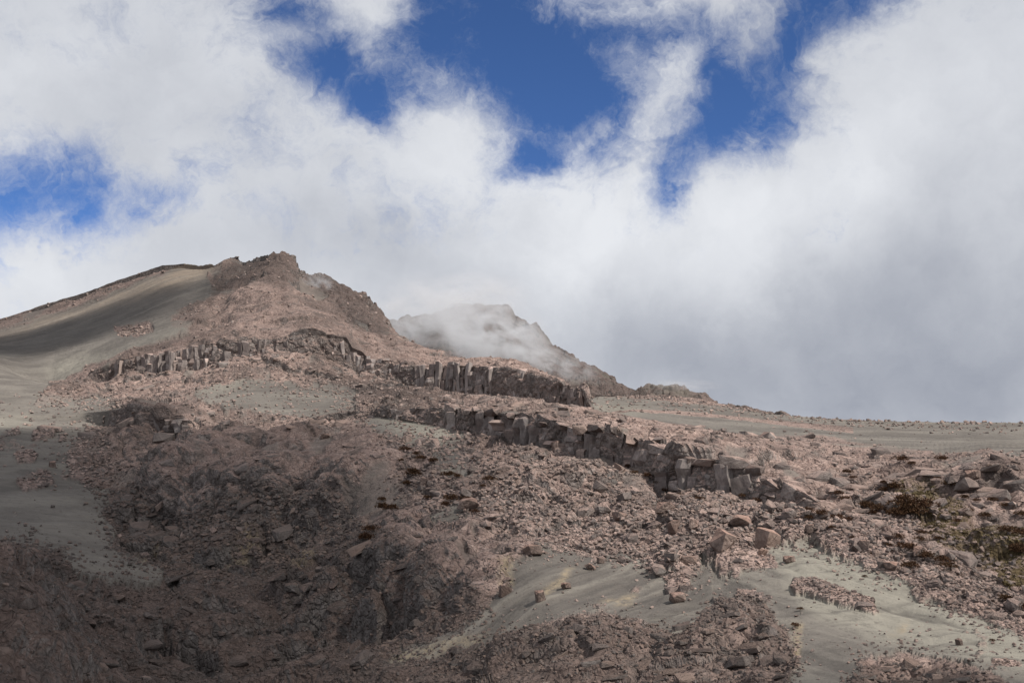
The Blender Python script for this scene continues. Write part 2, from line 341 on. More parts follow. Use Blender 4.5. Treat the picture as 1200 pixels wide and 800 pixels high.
nearf = (1 - 0.93 * plainf) * np.where(dist < 80, 0.45, 1.0) * np.where((px_f < 280) & (dist > 300), 0.45, 1.0)
ashv = np.clip((asoft + 0.62 * fine * nearf - 0.36) / 0.22, 0, 1) * (1 - np.clip((A['ar'] + 0.5 * fine - 0.3) / 0.25, 0, 1))
# scattered small rock patches poking out of the ash and ash pockets between rock
pn = fbm(flat / (4.5 * wsc ** 0.7), 5, 0.6, 90)
ashv = np.clip(ashv - np.clip((pn - 0.38) / 0.16, 0, 1) * 0.8 * (dist < 260) * (1 - plainf), 0, 1)
pk = fbm(flat / (7.0 * wsc ** 0.7), 4, 0.55, 95)
ashv = np.maximum(ashv, np.clip((pk - 0.30) / 0.12, 0, 1) * 0.75 * (1 - A['talus']) * (1 - A['brown']))
cl = np.isin(bandid, (7, 11)).repeat(NC)
cliffy = cl.astype(float)
ashv = np.where(cl & (px_f < 1000) & (px_f > 130), 0, ashv)
rock = 1 - ashv

# ------------------------------------------------------------------ relief
eu = np.gradient(BP, axis=1); ev = np.gradient(BP, axis=0)
Nn = np.cross(eu, ev); Nn /= np.linalg.norm(Nn, axis=2, keepdims=True) + 1e-9
Nn = np.where(Nn[..., 2:3] < 0, -Nn, Nn)
Nn = gsm(gsm(Nn, 3, 0), 3, 1); Nn /= np.linalg.norm(Nn, axis=2, keepdims=True) + 1e-9
Nf = Nn.reshape(-1, 3)
pix = dist / FPX
evl = np.linalg.norm(np.gradient(BP, axis=0), axis=2); evl = gsm(evl, 2, 0).ravel()     # spacing of the mesh along the slope
skyrow = np.abs(np.arange(NRR) - band_start[15])
skyf = (1 - 0.35 * np.exp(-(skyrow / 6.0) ** 2)).repeat(NC)
disp = np.zeros(len(flat))
# lava swells and hollows of the lobe and the gully: (photo x, y, half width, height), negative = hollow
for (mx, my, mr, mh) in [(395,700,46,20),(455,690,40,18),(515,672,44,20),(560,688,36,16),(470,640,36,14),(540,628,34,12),(352,672,30,10),(300,570,50,14),(390,575,34,12),(240,520,60,12),(170,500,40,12),
                         (150,700,50,-12),(310,760,60,-14),(60,770,60,12),(690,772,60,12),(835,745,55,14),(880,720,30,10),(610,775,45,10),(180,560,40,10),(330,640,40,-12),(430,545,40,12),(250,600,40,12),(850,655,40,6),(780,660,30,6)]:
    q_ = np.argmin(((PX - mx) ** 2 + (PY - my) ** 2).ravel()); c0 = flat[q_]; r_ = mr * dist[q_] / FPX
    e_ = ((flat[:, 0] - c0[0]) ** 2 + ((flat[:, 1] - c0[1]) / 1.8) ** 2) / r_ ** 2
    e_ = np.clip(1 - e_ * (1 + 0.35 * fbm(flat / (r_ * .8), 2, 0.5, 99)), 0, 1) ** 0.8
    disp += mh * dist[q_] / FPX * 1.1 * e_ * (1 - 0.6 * ashv)
# rocky ribs running down from the summit
tx, ty = flat[:, 0] + 135, flat[:, 1] - 590
th = np.arctan2(tx, -ty); rr_ = np.hypot(tx, ty)
rib = fbm(np.stack([th * 9, rr_ / 90, np.zeros_like(th)], 1) + 0.4 * fbm(flat / 30, 3, 0.5, 121)[:, None], 4, 0.6, 120)
disp += rib * 5.5 * np.clip((bandid.repeat(NC) - 11) / 1.0, 0, 1) * rock * np.clip((500 - px_f) / 60, 0, 1) * np.clip((px_f - 200) / 40, 0, 1) * np.clip(rr_ / 60, 0, 1)
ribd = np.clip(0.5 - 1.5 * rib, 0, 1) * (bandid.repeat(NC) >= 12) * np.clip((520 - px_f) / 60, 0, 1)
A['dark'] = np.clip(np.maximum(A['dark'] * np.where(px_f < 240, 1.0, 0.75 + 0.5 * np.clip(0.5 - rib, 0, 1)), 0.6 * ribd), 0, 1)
disp += dist * 0.010 * fbm(flat / (wsc * 14.0), 3, 0.5, 1) * (0.35 + 0.65 * rock) * (1 - 0.8 * np.clip((px_f - 660) / 60, 0, 1) * (bandid.repeat(NC) >= 9))
Pd = flat + 0.8 * np.stack([vnoise(flat / 2.0, 21), vnoise(flat / 2.0, 22), vnoise(flat / 2.0, 23)], 1)
rk = rock > 0.02
rock_s = gsm(gsm(rock.reshape(NRR, NC), 5.0, 0), 6.0, 1).ravel(); calm = 1 - 0.72 * np.clip((px_f - 680) / 60, 0, 1) * np.clip((548 - py_f) / 25, 0, 1) * (bandid.repeat(NC) >= 9)
nr_ = np.clip((95 - dist) / 20, 0, 1); rock_s = rock_s * (1 - nr_) + nr_ * gsm(gsm(rock.reshape(NRR, NC), 11.0, 0), 12.0, 1).ravel()
rock_w = np.clip(gsm(gsm(rock.reshape(NRR, NC), 9.0, 0), 9.0, 1).ravel() * 1.6 - 0.6, 0, 1)
rr = (rock_s * calm)[rk]; rw = (0.25 + 0.75 * rock_w)[rk]; Pk = Pd[rk]; dk = dist[rk]; add = np.zeros(rk.sum())
strike = np.array([[0.87, -0.5, 0], [0.5, 0.87, 0], [0, 0, 1.0]])
Pr = (Pk @ strike.T) / np.array([1.5, 0.95, 1.0])
rs = np.maximum(dk / FPX, evl[rk])
for size, amp, seed in ((22.0, 0.13, 2), (9.0, 0.24, 3), (3.8, 0.27, 4), (1.7, 0.26, 5), (0.8, 0.24, 6)):
    far = np.clip((size / rs - 1.6) / 3.0, 0, 1)          # no relief finer than the mesh
    act = far > 0.01
    b = np.zeros(len(Pk)); b[act] = blocky((Pr[act] / size), seed, np.clip(1.2 * rs[act] / size, 0.06, 0.7))
    add += size * amp * far * b * ((0.5 if size > 20 else 1) if size < 9 else (0.7 if size > 20 else 1) * (0.6 + 1.7 * A['brown'][rk] * np.clip((dk - 80) / 40, 0, 1) + 0.45 * np.clip((dk - 80) / 40, 0, 1)))
big = np.clip(dk / 300 - 0.8, 0, 1.2)
for size, amp, seed in ((45.0, 0.07, 9), (16.0, 0.12, 10)):
    b = blocky(Pr / size, seed, np.clip(1.6 * rs / size, 0.08, 0.9)); add += size * amp * big * b
add *= (0.62 - 0.25 * cliffy[rk]) * rr * rw
add += rr * (0.10 + dk * 0.0014 + 0.12 * rw * np.clip(1 - dk / 150, 0, 1))
disp[rk] += add
disp += 0.10 * ashv * fbm(flat * np.array([0.35, 0.9, 0.9]), 4, 0.55, 31) * np.clip(dist / 100, 0.5, 4)
al = np.where(px_f < 835, 0.70, -1.30)            # bearing of the run-off: down to the left in the chute, down to the right on the bank
farz = (dist > 150); al = np.where(farz, np.where(px_f < 260, 0.75, 0.0), al)
ru = flat[:, 0] * np.cos(al) + flat[:, 1] * np.sin(al); rv = -flat[:, 0] * np.sin(al) + flat[:, 1] * np.cos(al)
wf = np.where(farz, 4.0, 1.0)
rill = fbm(np.stack([ru / (14 * wf), rv / (1.5 * wf), np.zeros_like(ru)], 1) + 0.35 * fbm(flat / np.where(farz, 20.0, 6.0)[:, None], 3, 0.5, 77)[:, None], 4, 0.6, 70)
rill2 = fbm(np.stack([ru / (6 * wf), rv / (4.0 * wf), np.zeros_like(ru)], 1), 3, 0.6, 71)
disp += ashv * (0.30 * rill + 0.45 * rill2) * np.clip(dist / 100, 0.5, 3) * (1 - 0.7 * (py_f < 520))
streak = np.clip(0.5 + np.where(farz, 0.45, 0.8) * rill, 0, 1)
streak = 0.5 + (streak - 0.5) * (1 - np.exp(-((dist - 150) / 12) ** 2))
disp *= skyf
dirn = Nf * 0.65 + np.array([0, 0, 0.35])
clr = cl & (px_f < 1000); dirn[clr] = Nf[clr]
flatD = flat + dirn * disp[:, None]
# broken teeth of rock along the summit skyline
jag = np.clip(blocky(flat / np.array([7., 7., 7.]), 41, 0.25), -1, 1) * 1.6 + blocky(flat / 18.0, 42, 0.2) * 2.2
jw = (np.exp(-(skyrow / 9.0) ** 2)).repeat(NC) * np.clip((px_f - 225) / 30, 0.12, 1) * np.clip((480 - px_f) / 10, 0, 1)
flatD[:, 2] += jag * jw * (dist / 600)
TP = flatD.reshape(NRR, NC, 3)

def vis_px(P): return proj(P[..., 0], P[..., 1], P[..., 2])

# ------------------------------------------------------------------ materials
def new_mat(name):
    m = bpy.data.materials.new(name); m.use_nodes = True; m.node_tree.nodes.clear(); gg = G(m.node_tree)
    bs = gg.n('ShaderNodeBsdfPrincipled'); bs.inputs['Roughness'].default_value = 0.95
    bs.inputs['Specular IOR Level'].default_value = 0.12
    ou = gg.n('ShaderNodeOutputMaterial'); m.node_tree.links.new(bs.outputs[0], ou.inputs[0])
    return m, gg, bs
PINK = (0.27, 0.193, 0.166, 1); PINK2 = (0.42, 0.314, 0.272, 1); BROWN_SHADED = (0.086, 0.066, 0.058, 1); GREY = (0.125, 0.112, 0.106, 1); DARK = (0.050, 0.042, 0.040, 1)  # the brown is rock tone deepened to stand for cloud shade
def rock_colour(gg, vec, brown_shadef=None, darkf=None, scale=1.0, steep=True):
    n_a = gg.noise(vec, 0.09 * scale, 5, 0.6); n_b = gg.noise(vec, 0.7 * scale, 6, 0.65); n_c = gg.noise(vec, 4.0 * scale, 4, 0.7)
    c = gg.mix(gg.ramp(n_b, 0.35, 0.68), PINK, PINK2)
    c = gg.mix(gg.ramp(n_a, 0.52, 0.70, 0, 0.6), c, GREY)
    if brown_shadef is not None: c = gg.mix(gg.m('MULTIPLY', brown_shadef, 0.85), c, gg.mix(gg.ramp(n_b, 0.4, 0.65), BROWN_SHADED, (0.130, 0.096, 0.083, 1)))  # rock brown with some cloud shade mixed into the tone
    c = gg.mix(gg.ramp(gg.noise(vec, 0.16 * scale, 4, 0.6), 0.54, 0.68, 0, 0.6), c, (0.095, 0.086, 0.08, 1))
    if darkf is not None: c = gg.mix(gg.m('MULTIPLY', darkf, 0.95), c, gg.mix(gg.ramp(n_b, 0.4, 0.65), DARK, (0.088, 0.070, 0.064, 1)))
    if steep:       # fresh broken faces are grey, weathered tops pink
        ge = gg.n('ShaderNodeNewGeometry'); sz = gg.n('ShaderNodeSeparateXYZ'); gg.nt.links.new(ge.outputs['Normal'], sz.inputs[0])
        st = gg.ramp(gg.m('ADD', sz.outputs[2], gg.m('MULTIPLY', gg.m('SUBTRACT', n_b, 0.5), 0.7)), 0.62, 0.30)
        c = gg.mix(gg.m('MULTIPLY', st, 0.8), c, gg.mix(gg.ramp(n_b, 0.38, 0.62), (0.115, 0.105, 0.099, 1), (0.235, 0.215, 0.202, 1)))
    c = gg.mix(gg.ramp(gg.noise(vec, 0.028 * scale, 5, 0.65), 0.46, 0.64, 0, 0.65), c, (0.115, 0.088, 0.078, 1))
    n_d = gg.noise(vec, 0.22 * scale, 6, 0.8)
    c = gg.mix(gg.ramp(n_d, 0.50, 0.64, 0, 0.55), c, (0.085, 0.072, 0.066, 1))
    c = gg.mix(gg.ramp(n_c, 0.3, 0.7, 0.0, 1.0), gg.mix(1.0, c, (0.82, 0.82, 0.83, 1), 'MULTIPLY'), gg.mix(1.0, c, (1.16, 1.15, 1.14, 1), 'MULTIPLY'))
    return c
def cracks(gg, vec, scale):
    """joints between angular pieces: recessed lines on a warped cell pattern"""
    wv_ = gg.v('ADD', vec, gg.v('SCALE', gg.noise(vec, 0.6 * scale, 4, 0.6, 0, True), sc_=1.1 / scale))
    vo = gg.n('ShaderNodeTexVoronoi', feature='DISTANCE_TO_EDGE'); gg.put(vo.inputs['Vector'], wv_); vo.inputs['Scale'].default_value = scale
    return gg.ramp(vo.outputs['Distance'], 0.0, 0.16)
def bump(gg, bs, hs, dist_):
    prev = None
    for h, s_ in hs:
        b = gg.n('ShaderNodeBump'); b.inputs['Strength'].default_value = s_; b.inputs['Distance'].default_value = dist_; gg.put(b.inputs['Height'], h)
        if prev is not None: gg.nt.links.new(prev, b.inputs['Normal'])
        prev = b.outputs[0]
    gg.nt.links.new(prev, bs.inputs['Normal'])
def attr(gg, name):
    a = gg.n('ShaderNodeAttribute'); a.attribute_name = name; return a.outputs['Fac']
m_ter, gg, bs = new_mat('volcanic_ground')
vec = gg.n('ShaderNodeTexCoord').outputs['Object']
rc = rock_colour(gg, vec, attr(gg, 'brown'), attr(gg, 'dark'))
na = gg.noise(vec, 0.05, 6, 0.6); nb = gg.noise(vec, 1.3, 7, 0.72)
stk = gg.n('ShaderNodeMapping'); gg.put(stk.inputs[0], vec); stk.inputs[2].default_value = (0, 0, 0.5); stk.inputs[3].default_value = (0.09, 0.5, 0.3)
ns = gg.noise(stk.outputs[0], 1.0, 6, 0.65, 0.8)
ac = gg.mix(gg.ramp(na, 0.35, 0.65), (0.120, 0.107, 0.096, 1), (0.180, 0.162, 0.143, 1))
ac = gg.mix(gg.m('MULTIPLY', attr(gg, 'pale'), 0.8), ac, (0.29, 0.27, 0.225, 1))
ac = gg.mix(gg.m('MULTIPLY', attr(gg, 'tan'), gg.ramp(na, 0.2, 0.7, 0.5, 1.0)), ac, (0.24, 0.19, 0.145, 1))
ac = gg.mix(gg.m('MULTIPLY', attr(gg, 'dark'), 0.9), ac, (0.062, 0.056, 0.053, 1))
ac = gg.mix(gg.ramp(attr(gg, 'streak'), 0.55, 0.95, 0, 0.6), ac, (0.25, 0.228, 0.195, 1))
ac = gg.mix(gg.ramp(attr(gg, 'streak'), 0.42, 0.05, 0, 0.7), ac, (0.085, 0.077, 0.070, 1))
ac = gg.mix(gg.ramp(ns, 0.50, 0.72, 0, 0.3), ac, (0.27, 0.245, 0.205, 1))
ac = gg.mix(gg.ramp(ns, 0.48, 0.30, 0, 0.5), ac, (0.095, 0.086, 0.078, 1))
ac = gg.mix(gg.ramp(nb, 0.52, 0.70, 0, 0.6), ac, (0.075, 0.064, 0.058, 1))
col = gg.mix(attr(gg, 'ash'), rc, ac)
col = gg.mix(gg.m('MULTIPLY', attr(gg, 'moss'), gg.ramp(gg.noise(vec, 0.8, 6, 0.7), 0.38, 0.55)), col, gg.mix(gg.noise(vec, 3.0, 3), (0.065, 0.045, 0.025, 1), (0.15, 0.115, 0.065, 1)))
col = gg.mix(gg.m('MULTIPLY', attr(gg, 'ochre'), gg.ramp(gg.noise(vec, 1.4, 6, 0.8), 0.34, 0.60, 0, 0.8)), col, (0.34, 0.27, 0.18, 1))
gg.put(bs.inputs['Base Color'], col)
rkm = gg.m('SUBTRACT', 1.0, attr(gg, 'ash'))
ck = gg.m('MULTIPLY', rkm, gg.m('ADD', cracks(gg, vec, 0.45), gg.m('MULTIPLY', cracks(gg, vec, 1.3), 0.6)))
bump(gg, bs, [(ck, 0.75), (gg.noise(vec, 0.9, 8, 0.72), 0.5), (gg.noise(vec, 5.0, 6, 0.75), 0.35)], 0.45)

# ------------------------------------------------------------------ object helpers
def tag(o, label=None, cat=None, group=None, kind=None):
    if label: o['label'] = label
    if cat: o['category'] = cat
    if group: o['group'] = group
    if kind: o['kind'] = kind
    return o
def mesh_np(name, V, Fq, smooth=None):
    me = bpy.data.meshes.new(name); V = np.asarray(V, np.float32); Fq = np.asarray(Fq, np.int32); k = Fq.shape[1]
    me.vertices.add(len(V)); me.vertices.foreach_set('co', V.ravel())
    me.loops.add(Fq.size); me.loops.foreach_set('vertex_index', Fq.ravel())
    me.polygons.add(len(Fq)); me.polygons.foreach_set('loop_start', np.arange(0, Fq.size, k, dtype=np.int32))
    me.polygons.foreach_set('use_smooth', np.ones(len(Fq), bool) if smooth is None else smooth)
    me.update(calc_edges=True); return me
def link(name, me, mat, parent=None, loc=None):
    o = bpy.data.objects.new(name, me); C.objects.link(o)
    if mat is not None and len(me.materials) == 0: me.materials.append(mat)
    if loc is not None: o.location = loc
    if parent is not None: o.parent = parent
    return o
def set_attr(me, name, vals):
    a = me.attributes.new(name, 'FLOAT', 'POINT'); a.data.foreach_set('value', np.asarray(vals, np.float32))

def terrain_piece(name, r0, r1, label):
    V = TP[r0:r1 + 1].reshape(-1, 3); nr = r1 - r0 + 1
    i = np.arange(nr - 1)[:, None] * NC + np.arange(NC - 1)[None]
    F = np.stack([i, i + 1, i + NC + 1, i + NC], -1).reshape(-1, 4)
    s0 = slice(r0 * NC, (r1 + 1) * NC)
    sm = ashv[s0][F[:, 0]] > 0.5
    me = mesh_np(name, V, F, sm)
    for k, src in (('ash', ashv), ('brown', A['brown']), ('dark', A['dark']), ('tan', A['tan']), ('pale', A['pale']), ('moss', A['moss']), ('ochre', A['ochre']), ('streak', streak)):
        set_attr(me, k, src[s0])
    return tag(link(name, me, m_ter), label, kind='structure')
bsx = band_start
ground = terrain_piece('ground', 0, bsx[7], 'gully floor, talus slope and rocky lobe filling the lower half')
ledge = terrain_piece('ledge_cliff', bsx[7], bsx[8], 'low dark broken cliff of the near pink ledge')
plateau = terrain_piece('plateau', bsx[8], bsx[11], 'pink ledge top and grey ash hollow between the two cliffs')
cliff = terrain_piece('upper_cliff', bsx[11], bsx[12], 'long grey jointed cliff band under the summit slope')
mountain = terrain_piece('mountain', bsx[12], NRR - 1, 'rocky summit cone with its grey ash flank and the stony plain at right')

# far ground out to the horizon
n = 96; a = np.linspace(0, 2 * math.pi, n, endpoint=False)
V = [(0, 0, -70)]; F = []
for r in (60, 400, 1500, 12000):
    V += [(r * math.cos(t_), r * math.sin(t_), -70 - (r > 1000) * 20) for t_ in a]
for j in range(n): F.append((0, 1 + j, 1 + (j + 1) % n))
F4 = []
for k in range(3):
    for j in range(n):
        p, q = 1 + k * n + j, 1 + k * n + (j + 1) % n; F4 += [(p, p + n, q + n), (p, q + n, q)]
tag(link('lowland', mesh_np('lowland', V, F + F4), m_ter), 'low grey ground far beyond the volcano', kind='structure')

# ------------------------------------------------------------------ separate far hills
def far_hill(name, lines, nc, nrs, label, darkv, ashf=0.0):
    lo = max(min(q[0] for q in ln) for ln in lines); hi = min(max(q[0] for q in ln) for ln in lines)
    pxs = np.linspace(lo, hi, nc); ag, _ = ray(pxs, np.full(nc, 460.0)); zz, ds = [], []
    for i in range(len(lines) - 1):
        P0 = np.array(lines[i], float); P1 = np.array(lines[i + 1], float)
        a0, s0 = ray(P0[:, 0], P0[:, 1]); a1, s1 = ray(P1[:, 0], P1[:, 1])
        d0 = np.interp(ag, a0, P0[:, 2]); d1 = np.interp(ag, a1, P1[:, 2]); z0 = np.interp(ag, a0, s0) * d0; z1 = np.interp(ag, a1, s1) * d1
        last = i == len(lines) - 2
        for k in range(nrs[i] + last):
            t_ = k / nrs[i]; ds.append(d0 * (1 - t_) + d1 * t_); zz.append(z0 * (1 - t_) + z1 * t_)
    D_ = np.array(ds); Z_ = np.array(zz); P = np.stack([D_ * np.sin(ag), D_ * np.cos(ag), Z_], -1)
    f = P.reshape(-1, 3); dsp = 5.0 * fbm(f / 34, 4, 0.55, 5) + 6.0 * blocky(f / 26.0, 8, 0.3) + 3.6 * blocky(f / 11.0, 6, 0.3) + 1.8 * blocky(f / 5.0, 7, 0.5)
    f = f + np.array([0, -0.4, 0.6]) * dsp[:, None]
    i = np.arange(len(D_) - 1)[:, None] * nc + np.arange(nc - 1)[None]
    F = np.stack([i, i + 1, i + nc + 1, i + nc], -1).reshape(-1, 4)
    me = mesh_np(name, f, F, np.zeros(len(F), bool))
    an = np.clip(fbm(f / 25, 4, 0.5, 15) * 3 + ashf, 0, 1)
    z0 = np.zeros(len(f))
    for k, v in (('ash', an), ('brown', z0), ('dark', z0 + darkv), ('tan', np.clip(an + 0.2, 0, 1) * 0.5), ('pale', z0), ('moss', z0), ('ochre', z0), ('streak', z0 + .5)): set_attr(me, k, v)
    return tag(link(name, me, m_ter), label, kind='structure')
far_hill('far_peak', [
 [(430,470,640),(560,470,640),(700,472,600),(760,474,560)],
 [(430,420,780),(520,410,790),(600,410,780),(680,435,740),(730,452,700),(760,468,650)],
 [(430,374,900),(460,376,900),(490,371,910),(520,360,920),(560,356,930),(590,359,930),(612,370,920),(625,379,910),(640,394,900),(660,410,880),(680,421,860),(705,433,840),(720,441,820),(724,449,815),(740,456,800),(760,470,760)],
 [(430,440,1100),(560,430,1100),(700,470,1000),(760,490,950)]], 340, (40, 90, 10), 'broad peak half hidden in cloud behind the long cliff', 0.75, -0.3)
far_hill('far_hill', [
 [(725,480,520),(800,480,520),(900,492,520),(960,500,520)],
 [(725,466,640),(745,457,650),(760,451.5,660),(780,450,665),(800,450.5,665),(815,454,660),(826,459,655),(838,467,650),(860,472,640),(880,475,630),(905,482,620),(960,500,600)],
 [(725,490,800),(800,480,800),(960,510,700)]], 240, (70, 8), 'small rounded grey hill on the skyline right of the peak', 0.6, -0.5)

# ------------------------------------------------------------------ stones
def hull_mesh(name, npts, stretch, seed, chip=0.0, sub=0):
    import bmesh
    r = random.Random(seed); bm = bmesh.new()
    # a jittered box cut by random planes reads as broken lava
    for sx in (-1, 1):
        for sy in (-1, 1):
            for sz in (-1, 1):
                bm.verts.new((sx * stretch[0] * r.uniform(.3, .85), sy * stretch[1] * r.uniform(.3, .85), sz * stretch[2] * r.uniform(.35, .85)))
    for _ in range(npts):
        a_ = r.uniform(0, 6.283); z_ = r.uniform(-1, 1); q = math.sqrt(1 - z_ * z_); k = r.uniform(.85, 1.15)
        bm.verts.new((math.cos(a_) * q * stretch[0] * k, math.sin(a_) * q * stretch[1] * k, z_ * stretch[2] * k))
    res = bmesh.ops.convex_hull(bm, input=bm.verts[:])
    bmesh.ops.delete(bm, geom=list({e for e in res['geom_unused'] + res['geom_interior'] if isinstance(e, bmesh.types.BMVert)}), context='VERTS')
    if sub:
        bmesh.ops.bevel(bm, geom=bm.edges[:], offset=0.022, segments=1, affect='EDGES')
        bmesh.ops.triangulate(bm, faces=bm.faces[:])
        bmesh.ops.subdivide_edges(bm, edges=bm.edges[:], cuts=1, use_grid_fill=True)
        for v in bm.verts:
            v.co += v.co.normalized() * r.uniform(-.02, .02)
    bmesh.ops.triangulate(bm, faces=bm.faces[:])
    bm.normal_update()
    me = bpy.data.meshes.new(name); bm.to_mesh(me); bm.free(); return me
def stone_mat(name, tint=(1, 1, 1, 1), brownv=0.0):
    m, gg, bs = new_mat(name)
    tcn = gg.n('ShaderNodeTexCoord').outputs['Object']; oi = gg.n('ShaderNodeObjectInfo')
    at = attr(gg, 'stone')
    rnd = gg.m('ADD', gg.m('MULTIPLY', oi.outputs['Random'], 1.0), at)
    shift = gg.v('ADD', tcn, gg.v('SCALE', gg.v('ADD', (13.1, 7.7, 3.3), (0, 0, 0)), sc_=gg.m('MULTIPLY', oi.outputs['Random'], 9.0)))
    c = rock_colour(gg, shift, brownv if brownv else None, None, 1.6, True)
    fr = gg.m('FRACT', gg.m('MULTIPLY', rnd, 7.13))
    c = gg.mix(gg.ramp(fr, 0.6, 1.0, 0, 0.65), c, (0.140, 0.120, 0.112, 1))
    c = gg.mix(gg.ramp(gg.m('FRACT', gg.m('MULTIPLY', rnd, 3.71)), 0.7, 1.0, 0, 0.45), c, (0.30, 0.215, 0.175, 1))
    gg.put(bs.inputs['Base Color'], gg.mix(1.0, c, tint, 'MULTIPLY'))
    bump(gg, bs, [(cracks(gg, tcn, 1.1), 0.5), (gg.noise(tcn, 2.6, 9, 0.75), 0.8), (gg.noise(tcn, 11, 5, 0.75), 0.45)], 0.16)
    return m
m_stone = stone_mat('pink_lava_stone'); m_orange = stone_mat('rusty_lava_stone', (1.08, 0.97, 0.91, 1)); m_cliffrock = stone_mat('jointed_lava', (1.2, 1.22, 1.24, 1))
protos = [hull_mesh('boulder', r_, s_, k) for k, (r_, s_) in enumerate([(6, (1, .8, .6)), (7, (1, .7, .75)), (5, (1, .85, .45)), (8, (.9, .8, .8)), (6, (1.1, .6, .5)), (6, (1, .9, .65)), (5, (1.15, .75, .35)), (7, (.9, .9, .55))])]
for p in protos: p.materials.append(m_stone)
bigp = [hull_mesh('boulder', 6, s_, 40 + k, sub=1) for k, s_ in enumerate([(1, .8, .8), (.85, .8, .95), (1.1, .8, .7), (1, .9, .55)])]
for p in bigp: p.materials.append(m_orange)

VP, VQ = vis_px(TP)         # displaced terrain in photo coordinates
# which terrain points can be seen (running minimum of y from near to far)
run = np.minimum.accumulate(VQ, axis=0); VIS = VQ <= run + 1.5
def surf(px, py):
    """terrain point that the photograph shows at (px, py)"""
    c = int(np.clip(np.searchsorted(cols_px, px), 1, NC - 2)); best = None
    for cc in range(max(0, c - 3), min(NC, c + 4)):
        m = VIS[:, cc]; q = np.abs(VQ[:, cc] - py) + 0.7 * np.abs(VP[:, cc] - px) + (~m) * 1e3
        j = int(np.argmin(q))
        if best is None or q[j] < best[0]: best = (q[j], j, cc)
    return TP[best[1], best[2]].copy(), best[1], best[2]

named = [   # px, py of the foot, half width px, mesh, z-rotation, tilt, label
 (898, 641, 18, 0, 0.6, (0.1, 0.1), 'large rusty pink boulder with dark left side, right one of the pair above the ash'),
 (848, 644, 16, 1, 2.2, (0.3, -0.2), 'pointed pale pink boulder with a sloping face, left one of the pair above the ash'),
 (778, 602, 14, 2, 1.0, (0, 0.1), 'square rusty boulder resting high in the talus under the dark ledge'),
 (791, 624, 10, 1, 3.9, (0.1, 0.25), 'upright orange pink block just below the square rusty boulder'),
 (728, 610, 10, 3, 2.0, (0.2, 0), 'rounded grey pink boulder left of the square rusty boulder'),
 (868, 618, 13, 2, 0.2, (0.3, 0.2), 'split pale block wedged behind the pair of large boulders'),
 (812, 619, 8, 0, 1.4, (0.2, 0.4), 'wedge shaped pink block between the orange block and the large pair'),
 (624, 651, 13, 3, 0.3, (0, 0), 'dark flat topped boulder at the top of the grey ash tongue'),
 (591, 698, 10, 0, 2.0, (0.2, 0), 'brown pyramid shaped boulder at the left edge of the ash tongue'),
 (633, 704, 9, 1, 5.0, (0.1, 0.1), 'rusty round boulder alone in the middle of the ash tongue'),
 (691, 668, 7, 2, 0.4, (0.3, 0.6), 'small dark tilted stone on the upper ash tongue'),
 (664, 690, 7, 3, 0.4, (0, 0), 'low dark stone lying on the lower ash tongue'),
 (703, 660, 6, 0, 0.4, (0, 0), 'small pink boulder at the right edge of the ash tongue'),
 (808, 662, 10, 2, 3.0, (0, 0), 'pink boulder on the rock patch left below the large pair'),
 (795, 706, 11, 3, 3.6, (0, 0), 'rounded brown boulder alone in the ash below the rock patch'),
 (924, 659, 8, 3, 0.9, (0, 0), 'flat grey stone on the ash right below the large pair'),
 (893, 651, 7, 2, 0.9, (0, 0), 'small flat pink stone in front of the large rusty boulder'),
 (950, 625, 7, 1, 2.9, (0, 0.2), 'pale upright boulder in the rubble right of the large pair'),
 (653, 528, 9, 0, 2.9, (0, 0.2), 'pale block fallen at the foot of the broken ledge'),
 (1042, 668, 9, 3, 1.9, (0, 0.), 'rounded pinkish boulder on the grey rubble above the pale ash bank'),
 (1074, 651, 10, 2, 1.1, (0, 0.), 'pale boulder with dark bushes around it'),
 (1012, 643, 8, 0, 1.1, (0, 0.), 'pale boulder at the upper edge of the pale ash bank'),
 (497, 570, 8, 1, 1.6, (0.2, 0.), 'dark purple grey boulder beside brown bushes on the lobe'),
 (547, 597, 13, 2, 0.6, (0.1, 0.), 'broad pink boulder above the small ash pocket'),
 (1142, 560, 10, 3, 0.6, (0, 0.), 'rounded pale rock below the overhang at the right'),
 (1118, 756, 5, 1, 0.6, (0, 0.), 'small dark rock lying alone on the ash at lower right'),
 (60, 547, 5, 1, 0.6, (0, 0.), 'small pale rock on the grey ash slope at left'),
 (380, 514, 6, 2, 0.6, (0, 0.), 'small dark red rock on top of the lobe')]
for (px, py, hw, mi, rz, tl, lab) in named:
    P, j, c_ = surf(px, py); d = math.hypot(P[0], P[1]); s = hw * d / FPX * 1.08
    o = bpy.data.objects.new('boulder', bigp[mi]); C.objects.link(o)
    o.location = (P[0], P[1] + s * 0.3, P[2] + s * 0.42); o.rotation_euler = (tl[0], tl[1], rz); o.scale = (s, s, s)
    tag(o, lab, 'boulder')

